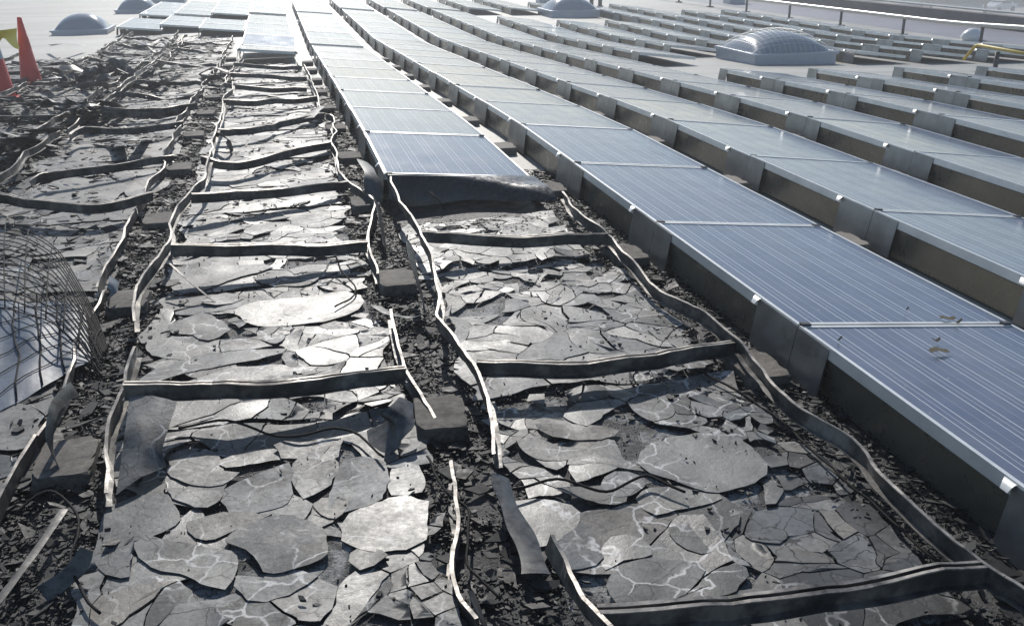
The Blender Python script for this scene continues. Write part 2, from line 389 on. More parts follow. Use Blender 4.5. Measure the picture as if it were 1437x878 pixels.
def add_panel(m, label, far, group):
    global N_PANELS; N_PANELS += 1
    o = empty('solar_panel', label, 'solar panel', group); o.matrix_world = m
    for nm, key in PARTS:
        if far and key in ('clamp',): continue
        pc = link(nm, PMESH[key], None, o)
        if key == 'frame': fr_ = pc
        elif key == 'deflector': de_ = pc
        elif key == 'clamp': pc.parent = fr_
        elif key == 'clip': pc.parent = de_
    return o
ROWNAME = {-3:'fifth row left of the long unburnt row', -2:'fourth row left of it', -1:'third row', 0:'second burnt row', 1:'row of the curled burnt panel',
           2:'full row bordering the burnt strip', 3:'second full row from the burnt strip', 4:'third full row from the burnt strip'}
def seg(r):
    if r == -3: return [(12.3, 14.3), (15.2, 19)]
    if r == -2: return [(12.6, 14.6), (15.2, 19)]
    if r == -1: return [(11.6, 14), (15.1, 19)]
    if r == 0:  return [(10.35, 14), (14.9, 19)]
    if r == 1:  return [(0, 8), (8.45, 14), (14.85, 19)]
    if r == 2:  return [(-4, 15), (15.5, 20)]
    if r in (3, 4): return [(-4, 15), (15.5, 20)]
    if r == 5: return [(-4, 4), (6.0, 13.2), (15.5, 20)]
    if r == 6: return [(-4, 4), (7.2, 12.7), (15.5, 19)]
    if r == 7: return [(-4, 4), (7.2, 12.7), (15.5, 18)]
    return [(-4, 4), (6.0, 17 if r < 10 else 15)]
for r in range(-3, 12):
    for si, (ja, jb) in enumerate(seg(r)):
        n = int(round(jb-ja)); cnt = 0
        blk = ['near block', 'middle block', 'far block'][si if r > 0 else si+1] if len(seg(r)) > 1 else 'block'
        for k in range(n):
            y0 = row_o(r) + (ja+k)*PL; x = row_x(r)
            corners = [(x+dx, y0+dy, .2+gz(x, y0)) for dx in (0, .5, 1) for dy in (0, .75, 1.5)]
            if not any(in_view(c, 6) for c in corners): continue
            pos = ORD[cnt] if cnt < len(ORD) else 'far'; cnt += 1
            if r == 1: rn = 'row of the curled panel'
            elif r == 0: rn = 'first row left of the curled panel'
            elif r < 0: rn = '%s row left of the curled panel' % ORD[-r]
            else: rn = '%s full row right of burnt strip' % ('first' if r == 2 else ORD[r-2])
            lab = 'solar panel, %s from front, %s, %s' % (pos, blk, rn)
            add_panel(panel_matrix(r, y0, random.uniform(-.004, .004)), lab, y0 > 14, 'intact solar panels in tilted rows')
# two loosened panels at the end of the second burnt row
add_panel(panel_matrix(0, O1+7.35*PL, .05, -.03, .02), 'loosened pale solar panel at the edge of the burnt rows, lifted at its front', False, 'intact solar panels in tilted rows')
add_panel(panel_matrix(0, O1+8.42*PL, .02, .10, -.035), 'pale solar panel twisted askew behind the loosened one', False, 'intact solar panels in tilted rows')

# ---------------------------------------------------------------- ballast pavers
def paver_mesh():
    bm = bmesh.new(); bmesh.ops.create_cube(bm, size=1)
    for v in bm.verts: v.co = Vector((v.co.x*.18, v.co.y*.26, v.co.z*.055+.0275))
    bmesh.ops.subdivide_edges(bm, edges=bm.edges[:], cuts=5, use_grid_fill=True)
    for v in bm.verts:
        c = v.co; e = sum((abs(c.x) > .085, abs(c.y) > .125, c.z > .05 or c.z < .005))
        q = nz(c.x*40, c.y*40+c.z*60, 1, 3.0)
        if e >= 2 and c.z > .01: c -= Vector((c.x*.9, c.y*.9, .02))*max(0, .04 + .16*q + (.08 if e == 3 else 0))
        c.z += .0015*q if c.z > .01 else 0
    me = bpy.data.meshes.new('ballast_paver'); bm.to_mesh(me); bm.free(); return me
PAV = paver_mesh(); PAV.materials.append(M['concrete']); PAVS = PAV.copy(); PAVS.materials.clear(); PAVS.materials.append(M['concrete_sooty'])
def paver(x, y, rz, z, sooty, label, group):
    o = link('ballast_paver', PAVS if sooty else PAV); o.location = (x, y, gz(x, y)+z); o.rotation_euler = (0, 0, rz)
    return tag(o, label, 'paver', group)
GAPN = {2:'first', 3:'second', 4:'third', 5:'fourth'}
for r in (2, 3, 4, 5):
    c = 0
    for j in range(-4, 5 if r > 3 else 8):
        y = row_o(r)+j*PL; x = row_x(r)-.15
        if not in_view((x, y, .1+gz(x, y)), 20): continue
        paver(x, y+random.uniform(-.03,.03), random.uniform(-.04,.04), .004, r == 2 and j < 1,
              'concrete paver at the foot of the %s full row, %s from front' % (GAPN[r], ORD[c]), 'concrete pavers under the intact rows'); c += 1
for r in (1, 0, -1, -2):
    c = 0
    for j in range(-4, 9):
        if r == 1 and j > 7: continue
        y = O1+j*PL; x = row_x(r)-.15
        if not in_view((x, y, .1+gz(x, y)), 30): continue
        paver(x+random.uniform(-.02,.02), y-.12+random.uniform(-.05,.05), random.uniform(-.12,.12), .006 if r < 1 else .012, True,
              'sooty concrete paver, %s from front, %s' % (ORD[c], {1:'left of the burnt row beside intact panels', 0:'left of the second burnt row', -1:'left of the third burnt row', -2:'left of the fourth burnt row'}[r]), 'sooty concrete pavers in the burnt gaps'); c += 1

# ---------------------------------------------------------------- burnt frames
RAIL = [(0,-.010),(.024,-.010),(.024,-.007),(.0035,-.007),(.0035,.041),(.011,.041),(.011,.045),(0,.045)]
RAILM = [(-a, b) for a, b in reversed(RAIL)]
def pl(pts, z0, z1=None):
    z1 = z0 if z1 is None else z1; n = len(pts)-1
    return crom([at(p[0], p[1], (p[2] if len(p) > 2 else z0+(z1-z0)*i/n)-.045) for i, p in enumerate(pts)], 4)
LEFT = {1: [pl([(541,242),(549,264),(562,292),(580,318),(592,342),(604,372),(612,405),(616,430),(613,450),(622,468),(641,491),(661,519),(673,546),(686,582),(693,618),(693,655)], .215, .15),
            pl([(765,770),(785,800),(806,838),(840,885),(875,935)], .17, .19)],
        0: [pl([(326,92),(325,110),(327,130),(315,140),(311,165),(303,188),(296,215),(292,238),(286,257),(267,277),(240,318),(238,343),(221,373),(197,402),(189,424),(187,462)], .22, .18),
            pl([(190,500),(176,548),(161,590),(149,640),(147,708)], .20, .10)]}
RIGHT = {1: [pl([(792,278),(806,300),(830,319),(853,338),(877,365),(902,391),(930,418),(966,438),(1000,457),(1037,493),(1064,528),(1096,564),(1128,590),(1174,619),(1210,646),(1233,674),(1256,701),(1310,751),(1374,805),(1437,847),(1490,882)], .13)],
         0: [pl([(420,78),(428,97),(439,117),(446,140),(452,160)], .13), pl([(459,166),(470,171),(468,182),(472,191),(467,204),(472,218),(477,241),(486,259),(509,275),(528,290),(524,309),(521,325),(518,347),(526,368),(534,397)], .12, .10),
             pl([(551,448),(562,498),(571,524),(590,560),(608,592),(622,618)], .12, .06), pl([(640,662),(638,694),(645,743),(640,805),(650,850),(672,890)], .07)]}
BARS = {(1,-1): pl([(590,337),(640,338),(700,341),(770,341),(860,336)], .20, .13), (1,-2): pl([(668,519),(730,523),(800,523),(900,514),(970,502),(1034,491)], .165, .11),
        (1,-3): pl([(838,876),(920,872),(1000,863),(1100,851),(1200,838),(1290,823),(1378,811)], .19, .13),
        (0,-2): pl([(176,553),(240,555),(300,553),(380,550),(450,546),(520,538),(568,530)], .21, .14), (0,-1): pl([(240,354),(300,355),(380,354),(450,353),(516,350)], .22, .14),
        (0,0): pl([(268,281),(300,281),(345,277),(430,271),(488,262)], .21, .13), (0,1): pl([(282,228),(310,234),(345,234),(400,219),(465,206)], .18, .12),
        (0,2): pl([(303,188),(330,188),(373,184),(400,176),(455,164)], .17, .12), (0,3): pl([(314,145),(360,146),(400,144),(446,141)], .2, .13),
        (-1,0): pl([(-30,272),(0,280),(30,286),(70,293),(130,296),(180,289),(215,278)], .2, .15), (-1,1): pl([(45,262),(60,250),(100,246),(150,240),(200,232),(243,223)], .17, .13),
        (-1,2): pl([(98,196),(120,185),(170,188),(215,184),(256,177)], .2, .14), (-1,3): pl([(141,157),(180,158),(225,157),(277,150)], .2, .14)}
def wob(r, y, side):
    x = row_x(r) + (PW*math.cos(TILT) if side else 0)
    return Vector((x + .06*nz(y, r*3.1+side*7, 1.3), y, gz(x, y) + (ZL if side else ZH) - .045 - .05*abs(nz(y, r*5.7+side, .9, 3.0)) - .02))
def generic_line(r, ya, yb, side):
    n = 9
    return [wob(r, ya+(yb-ya)*i/n, side) for i in range(n+1)]
def cut(lines, ya, yb):
    out = []
    for L_ in lines:
        q = [p for p in L_ if ya-1e-6 <= p.y <= yb+1e-6]
        ends = []
        for a, b in zip(L_[:-1], L_[1:]):
            for yy in (ya, yb):
                if (a.y-yy)*(b.y-yy) < 0: ends.append(a.lerp(b, (yy-a.y)/(b.y-a.y)))
        q = sorted(q+ends, key=lambda p: -p.y)
        if len(q) >= 2: out.append(q)
    return out
def generic_bar(r, j):
    y = O1+j*PL; a = wob(r, y, 0); b = wob(r, y, 1); n = 7; out = []
    for i in range(n+1):
        t = i/n; p = a.lerp(b, t); p.y += .10*nz(t*2, j*3.3+r*11, 1.0, 2.0) ; p.z -= .05*math.sin(t*math.pi)*max(0, nz(j*1.7, r*2.3, 1, 5.0)+.4); out.append(p)
    return out
BURNROWS = {1: (-4, 0), 0: (-4, 7), -1: (-3, 11), -2: (0, 12), -3: (4, 9)}
ROWB = {1: 'burnt row beside intact panels', 0: 'second burnt row', -1: 'third burnt row', -2: 'fourth burnt row', -3: 'fifth burnt row'}
BAYS = []; rs0 = random.Random(21)
for r, (ja, jb) in BURNROWS.items():
    cnt = 0
    for j in range(ja, jb):
        ya, yb = O1+j*PL, O1+(j+1)*PL
        mids = [(row_x(r)+dx, ya+dy, .1+gz(row_x(r), ya)) for dx in (0, .5, 1) for dy in (0, .75, 1.5)]
        if not any(in_view(m, 40) for m in mids): continue
        BAYS.append((r, j, cnt))
        fr = empty('burnt_panel_frame', 'bent scorched panel frame, %s from the front in %s' % (ORD[cnt], ROWB[r]), 'panel frame', 'burnt panel frames', (row_x(r), ya, gz(row_x(r), ya)))
        bpy.context.view_layer.update()
        inv = Matrix.Translation(-fr.location)
        def rail(pts, prof, nm):
            b = MB(); tw = [.5*nz(p.x*3, p.y*3, 1.0, 4.0) for p in pts]
            kk = lambda p: Vector((.010*nz(p.x*5, p.y*5, 1, 3.0)+.005*nz(p.x*14, p.y*14, 1, 1.0), .010*nz(p.x*5, p.y*5, 1, 11.0), .012*nz(p.x*4, p.y*4, 1, 6.0)+.005*nz(p.x*13, p.y*13, 1, 2.0)))
            b.sweep([inv @ (p+kk(p)) for p in pts], prof, tw); ro = b.build(nm, 'scorched', fr)
            ro.data.materials.append(M['rim']); npf = len(prof); lip = {5, 6} if prof is RAIL else {0, 1}
            ro.data.polygons.foreach_set('material_index', [1 if (i_ % npf) in lip and i_ < npf*(len(pts)-1) else 0 for i_ in range(len(ro.data.polygons))])  # upper lip faces get the paler metal with sunlight in its colour
        sk = (r, j) not in () and not (r <= -2 and random.random() < .25)
        jit = Vector((rs0.uniform(-.05,.05), 0, rs0.uniform(-.05,.02)))
        ll = cut(LEFT[r], ya, yb) if r in LEFT and (r == 1 or j < 4) else ([[p+jit for p in generic_line(r, yb, ya, 0)]] if sk else [])
        rl = cut(RIGHT[r], ya, yb) if r in RIGHT and (r == 1 or j < 6) else ([[p-jit*.8 for p in generic_line(r, yb, ya, 1)]] if random.random() < .85 else [])
        for q in ll: rail(q, RAILM, 'rail')
        for q in rl: rail(q, RAIL, 'rail')
        for jj, off in ((j, .006), (j+1, -.006)):
            if (r, jj) == (1, 0): continue
            if jj == jb and r < 1: continue
            if r == -1 and jj in (-2, -1): continue
            key = (r, jj)
            if key not in BARS: BARS[key] = generic_bar(r, jj)
            q = [p + Vector((0, off, 0)) for p in BARS[key]]
            if r < 0 and random.random() < (.15 if j < 3 else .32): continue
            if r < 0 and j > 2: q = [p + Vector((.04*nz(p.x*6, p.y*6+i_*.3, 1, r), .10*nz(p.x*2, j, 1, 9.0), -.03+.06*nz(p.x*4, p.y*4, 1, 5.0))) for i_, p in enumerate(q)]
            rail(q, RAIL if off < 0 else RAILM, 'crossbar')
        cnt += 1

# ---------------------------------------------------------------- shattered laminate
def clip(poly, nx, ny, d):
    out = []
    for i in range(len(poly)):
        a, b = poly[i-1], poly[i]; da = a[0]*nx+a[1]*ny-d; db = b[0]*nx+b[1]*ny-d
        if (da <= 0) != (db <= 0):
            t = da/(da-db); out.append((a[0]+(b[0]-a[0])*t, a[1]+(b[1]-a[1])*t))
        if db <= 0: out.append(b)
    return out
def warp(x, y):
    return (x + .085*nz(x, y, 4.2, 1.3) + .026*nz(x, y, 10, 7.1) + .008*nz(x, y, 30, 2.1), y + .090*nz(x, y, 3.9, 9.2) + .026*nz(x, y, 11, 3.7) + .008*nz(x, y, 31, 5.5))
def warp2(x, y):
    return (x + .016*nz(x, y, 8, 1.3) + .010*nz(x, y, 24, 7.1), y + .016*nz(x, y, 8, 9.2) + .010*nz(x, y, 24, 3.7))
def piece_mesh(poly, z0, th, tilt, curl, warped=True, seglen=.026):
    """poly: list of (x,y) in world; returns mesh about the centroid and that centroid"""
    cx = sum(p[0] for p in poly)/len(poly); cy = sum(p[1] for p in poly)/len(poly)
    pts = []
    for i in range(len(poly)):
        a, b = poly[i], poly[(i+1) % len(poly)]
        n = max(1, min(9, int(math.hypot(b[0]-a[0], b[1]-a[1])/seglen)))
        for k in range(n): pts.append((a[0]+(b[0]-a[0])*k/n, a[1]+(b[1]-a[1])*k/n))
    pts = [(warp if warped else warp2)(*p) for p in pts]
    m = len(pts)
    rad = max(math.hypot(p[0]-cx, p[1]-cy) for p in pts) + 1e-6
    cd = Vector((math.cos(curl[0]), math.sin(curl[0])))
    def zz(x, y):
        dx, dy = x-cx, y-cy
        u = max(0.0, (dx*cd.x+dy*cd.y)/rad)
        return z0 + dx*tilt[0] + dy*tilt[1] + curl[1]*u*u + .008*nz(x, y, 6, 2.2) + gz(x, y)
    zc = gz(cx, cy)
    ring = [(x-cx, y-cy, zz(x, y)-zc) for x, y in pts]
    inner = [((x-cx)*.5, (y-cy)*.5, zz(cx+(x-cx)*.5, cy+(y-cy)*.5)-zc) for x, y in pts]
    low = [(p[0], p[1], p[2]-th) for p in ring]
    vs = ring+inner+[(0, 0, zz(cx, cy)-zc)]+ring+low
    fs = []
    for i in range(m):
        k = (i+1) % m
        fs += [(i, k, m+k, m+i), (m+i, m+k, 2*m), (2*m+1+k, 2*m+1+i, 3*m+1+i, 3*m+1+k)]
    me = bpy.data.meshes.new('piece'); me.from_pydata(vs, [], fs)
    me.polygons.foreach_set('use_smooth', [x for _ in range(m) for x in (True, True, False)]); me.update()
    return me, (cx, cy, zc)
def piece(poly, z0, th, tilt, curl, mat, parent, warped=True):
    me, c = piece_mesh(poly, z0, th, tilt, curl, warped)
    o = link('piece', me, mat, parent); o.location = Vector(c) - parent.location
    return o
def inside(p, poly):
    c = False; x, y = p
    for i in range(len(poly)):
        (x1, y1), (x2, y2) = poly[i-1], poly[i]
        if (y1 > y) != (y2 > y) and x < (x2-x1)*(y-y1)/(y2-y1)+x1: c = not c
    return c
def zpoly(ox, oy, sc, pts, z=.05): return [tuple(at(ox+a/sc, oy+b/sc, z)[:2]) for a, b in pts]
A = lambda pts: zpoly(0, 480, 2.207, pts)
B = lambda pts: zpoly(560, 480, 2.207, pts)
Cc = lambda pts: zpoly(0, 200, 2.927, pts)
D = lambda pts: zpoly(0, 120, 4.39, pts)
HAND = {
 (0,-3): [A([(335,492),(475,455),(530,480),(558,505),(540,550),(455,590),(410,605),(372,650),(395,715),(320,705),(285,665),(300,590)]),
          A([(414,610),(470,588),(560,605),(680,620),(722,645),(725,680),(700,750),(600,715),(500,690),(450,665),(430,630)]),
          A([(690,605),(740,562),(820,532),(900,525),(985,555),(1005,600),(1010,640),(960,670),(880,692),(810,690),(780,650),(720,618)]),
          A([(530,338),(600,325),(665,330),(690,385),(740,390),(680,425),(600,430),(520,410),(525,370)]),
          A([(672,352),(780,320),(900,310),(910,335),(800,365),(700,380)]),
          A([(692,442),(800,402),(890,362),(905,420),(890,480),(840,500),(740,520),(690,500)]),
          A([(1050,370),(1130,345),(1190,360),(1205,410),(1180,470),(1100,500),(1020,510),(1030,440)]),
          A([(500,445),(600,442),(690,452),(680,480),(640,500),(560,480)]),
          A([(570,545),(690,512),(835,520),(740,560),(660,590),(600,590)]),
          A([(1080,640),(1150,620),(1200,660),(1120,690)]), A([(900,360),(980,330),(1045,360),(1020,430),(940,470),(910,420)]),
          A([(1090,510),(1200,470),(1320,480),(1310,600),(1180,640),(1060,600)]), A([(1215,370),(1290,370),(1310,450),(1210,460)]),
          A([(730,700),(870,715),(1000,690),(880,765),(760,785)])],
 (0,-4): [A([(895,810),(1010,790),(1150,800),(1330,795),(1340,900),(1100,930),(890,890)]), A([(235,800),(330,795),(390,840),(410,890),(380,960),(230,960)]),
          A([(640,805),(870,812),(870,860),(700,855)]), A([(480,760),(520,800),(530,870),(490,850)])],
 (0,-2): [Cc([(695,740),(790,690),(860,690),(950,760),(850,798),(790,775),(705,770)]), Cc([(975,665),(1050,640),(1250,622),(1400,620),(1400,690),(1200,740),(1030,735),(985,710)]),
          Cc([(820,645),(930,605),(990,630),(890,660)]), Cc([(690,525),(980,490),(1120,500),(960,550),(800,600),(720,590)]), Cc([(1040,542),(1290,540),(1280,570),(1130,580)]),
          A([(430,110),(560,30),(880,10),(800,45),(620,75),(480,108)]), A([(615,102),(720,65),(950,60),(960,75),(760,120),(640,130)]), A([(745,117),(860,92),(980,95),(960,125),(760,135)]),
          Cc([(1150,640),(1420,600),(1500,640),(1420,700),(1250,730)]), Cc([(600,800),(700,790),(840,830),(760,878),(620,860)])],
 (1,-3): [B([(460,632),(560,545),(610,600),(640,650),(570,690),(510,690)]), B([(345,482),(430,472),(530,500),(560,540),(480,600),(430,620),(400,580),(350,510)]),
          B([(650,720),(700,672),(800,655),(900,665),(945,690),(900,745),(830,790),(720,820),(660,770)]), B([(800,802),(900,752),(970,692),(1060,670),(1090,710),(1010,770),(900,800)]),
          B([(625,640),(660,590),(740,590),(790,645),(700,662),(640,690)]), B([(740,472),(790,440),(860,430),(960,440),(1000,470),(880,500),(800,520)]),
          B([(500,445),(580,432),(690,440),(700,480),(620,485),(520,460)]), B([(360,292),(430,290),(500,310),(620,320),(560,350),(450,345),(400,330)]),
          B([(640,402),(700,382),(790,420),(720,465),(650,460)]), B([(780,302),(920,272),(1060,290),(1110,340),(1140,400),(990,455),(850,418),(725,362)]),
          B([(830,562),(960,542),(1060,522),(1010,600),(930,640),(860,600)]), B([(1080,580),(1190,570),(1180,612),(1090,602)]), B([(530,370),(620,350),(690,365),(630,395),(560,420)]),
          B([(430,250),(560,240),(680,260),(620,290),(480,285)])],
 (-1,0): [D([(150,720),(220,640),(330,580),(430,555),(560,560),(760,590),(760,640),(640,730),(520,755),(350,745)]), D([(770,600),(1000,570),(1050,590),(960,650),(790,670)])],
 (-1,1): [D([(280,540),(330,470),(520,460),(860,480),(700,520),(450,535)]), D([(400,430),(560,380),(800,380),(1080,330),(1090,420),(800,440),(500,460)])],
 (-2,1): [D([(0,370),(0,300),(200,290),(300,290),(260,350),(120,380)])], (-2,2): [D([(20,210),(150,180),(460,175),(380,215),(150,225)])],
}
def chips(mb, n, x0, x1, y0, y1, smin, smax, zmax, rs, dens=None):
    for _ in range(n):
        x = rs.uniform(x0, x1); y = rs.uniform(y0, y1)
        if dens and not dens(x, y, rs): continue
        s = smin + (smax-smin)*rs.random()**2.2; a = rs.uniform(0, 6.283); asp = rs.uniform(.15, .8)
        tx, ty = rs.gauss(0, .16), rs.gauss(0, .16); z = gz(x, y) + rs.uniform(.006, zmax)
        th = rs.uniform(.003, .008); c, sn = math.cos(a), math.sin(a)
        k = rs.choice((3, 4, 4, 5)); top = []
        for i in range(k):
            t = 6.283*i/k + rs.uniform(-.35, .35); u, v = s*math.cos(t), s*asp*math.sin(t)
            dx, dy = u*c-v*sn, u*sn+v*c
            top.append((x+dx, y+dy, z+dx*tx+dy*ty))
        bot = [(p[0], p[1], p[2]-th) for p in top]
        mb.add(top+bot, [tuple(range(k))] + [(i, k+i, k+(i+1) % k, (i+1) % k) for i in range(k)])
for r, j, cnt in BAYS:
    rs = random.Random(r*100+j+55)
    ya, yb = O1+j*PL+.02, O1+(j+1)*PL-.02; xa, xb = row_x(r)+.0, row_x(r)+PW
    if r == 1 and j == -1: yb -= .55
    near = yb < O1 and r >= 0
    mid = not near and ya < O1+4*PL
    hz = dict(near=near)
    nseed = 135 if near else (44 if mid else 20)
    root = empty('shattered_laminate', 'cracked grey laminate inside the %s frame from the front in %s' % (ORD[cnt], ROWB[r]), 'broken laminate', 'broken panel laminates', (row_x(r), ya, gz(row_x(r), ya)))
    hands = HAND.get((r, j), [])
    # bed of ash and rubble under the plates
    b = MB()
    def bedz(x, y):
        e = min((x-xa)/.12, (xb-x)/.12, (y-ya)/.12, (yb-y)/.12, 1.0)
        return gz(x, y) + .004 + max(0, e)*(.014 + .012*nz(x, y, 4, 6.0))
    nb = 16 if near else 8
    b.grid(lambda u, v: (xa+(xb-xa)*u, ya+(yb-ya)*v, bedz(xa+(xb-xa)*u, ya+(yb-ya)*v)), nb, nb+4)
    b.v = [tuple(Vector(v)-root.location) for v in b.v]; b.build('ash_bed', 'ash', root)
    # clustered seeds: a few large plates and many small ones
    seeds = []; cl = [(rs.uniform(xa, xb), rs.uniform(ya, yb)) for _ in range(5)]
    for i in range(nseed):
        if i % 5 < 2: seeds.append((rs.uniform(xa, xb), rs.uniform(ya, yb)))
        else:
            c = rs.choice(cl); seeds.append((min(xb, max(xa, rs.gauss(c[0], .13))), min(yb, max(ya, rs.gauss(c[1], .16)))))
    for i, p in enumerate(seeds):
        poly = [(xa, ya), (xb, ya), (xb, yb), (xa, yb)]
        for k, q in enumerate(seeds):
            if k == i: continue
            nx, ny = q[0]-p[0], q[1]-p[1]; L_ = math.hypot(nx, ny)
            if L_ < 1e-6: continue
            nx /= L_; ny /= L_
            gap = .0012 + .0035*rs.random()**2
            poly = clip(poly, nx, ny, (p[0]+q[0])/2*nx+(p[1]+q[1])/2*ny - gap)
            if len(poly) < 3: break
        if len(poly) < 3: continue
        ar = abs(sum(poly[k-1][0]*poly[k][1]-poly[k][0]*poly[k-1][1] for k in range(len(poly))))/2
        if ar < .0011: continue
        c = (sum(q[0] for q in poly)/len(poly), sum(q[1] for q in poly)/len(poly))
        if any(inside(c, h) for h in hands): continue
        if rs.random() < (.22 if ar < .01 else .07): continue
        sz = math.sqrt(ar); tl = .022 if sz < .08 else .008
        cu = rs.choice((0, 0, 0, .010, .022))*min(1, sz/.14)
        pale = (r == 1 and j == -2) or (r == 0 and j >= -1) or rs.random() < .4
        piece(poly, .030+.003*rs.random()+.008*nz(c[0], c[1], 2.0), rs.uniform(.002, .005), (rs.gauss(0, tl), rs.gauss(0, tl)), (rs.uniform(0, 6.28), cu), 'laminate_pale' if pale else 'laminate', root)
    for h in hands:
        hp = [tuple(v[:2]) for v in crom([(x, y, 0) for x, y in h], 2, True)]
        cu = rs.choice((.0, .0, .006, .014))
        piece(hp, .0335+.003*rs.random(), .0025, (rs.gauss(0, .008), rs.gauss(0, .008)), (rs.uniform(0, 6.28), cu), 'laminate_pale' if rs.random() < .55 else 'laminate', root, False)
    # small fragments
    b = MB(); nchip = 1300 if near else (340 if mid else 140)
    s0, s1 = (.0025, .014) if near else ((.012, .05) if mid else (.02, .08))
    dens = lambda x, y, q: q.random() < .25 + 1.3*max(0, nz(x, y, 3.0, 8.0)+.08) or min(x-xa, xb-x, y-ya, yb-y) < .07
    chips(b, nchip, xa-.03, xb+.03, ya-.03, yb+.03, s0, s1, .036 if near else .05, rs, dens)
    if near: chips(b, 420 if r else 260, xa+(.45 if r else 0), xb, ya, yb, .003, .016, .048, rs, lambda x, y, q: nz(x, y, 4.0, 1.0) > -.05)
    b.v = [tuple(Vector(v)-root.location) for v in b.v]
    o = b.build('fragments', 'rubble', root); o['kind'] = 'stuff'
# rubble between the rows and at the left edge
b = MB(); rs = random.Random(3)
for r in (2, 1, 0, -1, -2, -3):
    x0, x1 = row_x(r)-.30, row_x(r)+.02
    top = {2: O1-.2, 1: O1+6, 0: O1+10, -1: O1+15, -2: O1+16, -3: O1+11}[r]
    y = .8
    while y < top:
        big = 1+max(0, y-4)*.14
        chips(b, int(1500/big**1.7), x0, x1, y, y+1, .002*big, .013*big, .03, rs, lambda x, y_, q: nz(x, y_, 5, 2) > -.2); chips(b, int(130/big), x0, x1, y, y+1, .015*big, .06*big, .03, rs); y += 1
chips(b, 6000, -3.2, -.55, 2.2, 6.2, .003, .020, .04, rs, lambda x, y, q: nz(x, y, 4, 2) > -.2); chips(b, 900, -3.2, -.55, 2.2, 6.2, .02, .09, .04, rs)
chips(b, 1800, -5.0, -1.2, 6.2, 14, .02, .09, .10, rs, lambda x, y, q: burnt(x, y) > .5)
chips(b, 900, -5.0, -1.2, 14, 23, .03, .13, .12, rs, lambda x, y, q: burnt(x, y) > .5)
o = b.build('char_rubble', 'rubble'); tag(o, 'black glossy fire rubble and ash strewn between the burnt frames', 'rubble'); o['kind'] = 'stuff'

# ---------------------------------------------------------------- curled panel at the end of the burnt row
def curled_panel():
    a = at(543, 244, ZH); c = at(749, 248, ZL)
    o = empty('curled_solar_panel', 'half-melted solar panel drooping in a curl from the burnt end of the intact row', 'solar panel', None, tuple(a))
    def fn(u, v):
        p = a.lerp(c, u)
        zb = .02 + .05*u**2; q = .8 + 2.4*u*u; lf = .05 + .36*u*u + .03*math.sin(u*9)
        z = p.z - (p.z - zb)*(v**q); z += .012*nz(u*3, v*3, 1, 3)
        return Vector((p.x + .05*u*v, p.y - .012 - lf*v**.8 - .012*math.sin(v*3.14), z)) - a
    b = MB(); b.grid(fn, 22, 14, .004); b.build('laminate', 'scorched_laminate', o)
    b = MB(); b.sweep([a-a+Vector((0,-.012,-.045)), c-a+Vector((0,-.012,-.045))], RAIL); b.build('frame', 'aluminium', o)
    b = MB()
    for pts, rr in (([(.25,-.16,-.10),(.3,-.22,-.14),(.34,-.25,-.2)], .006),): b.tube(pts, rr, 5)
    b.build('cable', 'wire_steel', o)
curled_panel()

# ---------------------------------------------------------------- torn sheets and curled strips
def strip(name, label, cat, pts, width, mat='sheet', twist=(0, 0), group=None, lean=0.0, th=.003, n=6):
    P = crom([at(*p) for p in pts], n); base = P[0].copy(); m = len(P)
    ws = width if isinstance(width, (list, tuple)) else (width, width)
    prof = []; vs = []; fs = []
    for i, p in enumerate(P):
        t = i/(m-1); tg = (P[min(i+1, m-1)]-P[max(i-1, 0)]).normalized()
        sd = tg.cross(Vector((0, 0, 1)));  sd = sd.normalized() if sd.length > 1e-3 else Vector((1, 0, 0)); up = sd.cross(tg)
        an = lean + twist[0] + (twist[1]-twist[0])*t; d = sd*math.cos(an)+up*math.sin(an); nn = up*math.cos(an)-sd*math.sin(an)
        wd = (ws[0] + (ws[-1]-ws[0])*t)*(1+.25*nz(t*4, base.x*5, 1, 2))
        for k in range(5):
            s_ = k/4-.5; vs.append(p - base + d*wd*s_ + nn*(.16*wd*(.25-s_*s_)))
    b = MB(); g = vs
    b.grid(lambda u, v: g[min(m-1, int(round(u*(m-1))))*5+int(round(v*4))], m-1, 4, th)
    o = b.build(name, mat); o.location = base
    return tag(o, label, cat, group)
G = 'torn deflector sheets in the burnt rows'
strip('metal_sheet', 'tan curled deflector sheet leaning beside the intact row end', 'metal sheet', [(508,226,.20),(518,240,.21),(524,262,.14),(522,285,.05)], (.08,.13), 'sheet', (.4,.1), G)
strip('metal_sheet', 'wide bent metal strip fallen from the broken rail at the front centre', 'metal sheet', [(702,668,.10),(706,690,.09),(722,728,.07),(740,765,.06),(752,806,.05)], (.06,.085), 'sheet', (.5,.15), G)
strip('metal_sheet', 'curled strip arching beside the brown paver at the left', 'metal sheet', [(104,546,.16),(84,560,.19),(72,585,.19),(70,625,.12),(88,670,.03)], (.05,.03), 'sheet', (1.1,1.3), G)
strip('metal_sheet', 'dark upright leaf of burnt sheet between the two front rows', 'metal sheet', [(575,345,.22),(580,375,.20),(590,410,.12),(596,440,.03)], (.07,.10), 'sheet', (1.0,1.3), G)
def leaf_sheet(name, label, edge_a, edge_b, mat):
    A_ = crom([at(*p) for p in edge_a], 6); B_ = crom([at(*p) for p in edge_b], 6); base = A_[0].copy(); m = min(len(A_), len(B_))
    b = MB(); b.grid(lambda u, v: A_[int(round(u*(m-1)))].lerp(B_[int(round(u*(m-1)))], v) + Vector((0, 0, .012*math.sin(v*3.14)+.006*nz(u*4, v*4, 1, 2))) - base, m-1, 6, .003)
    o = b.build(name, mat); o.location = base; return tag(o, label, 'metal sheet', G)
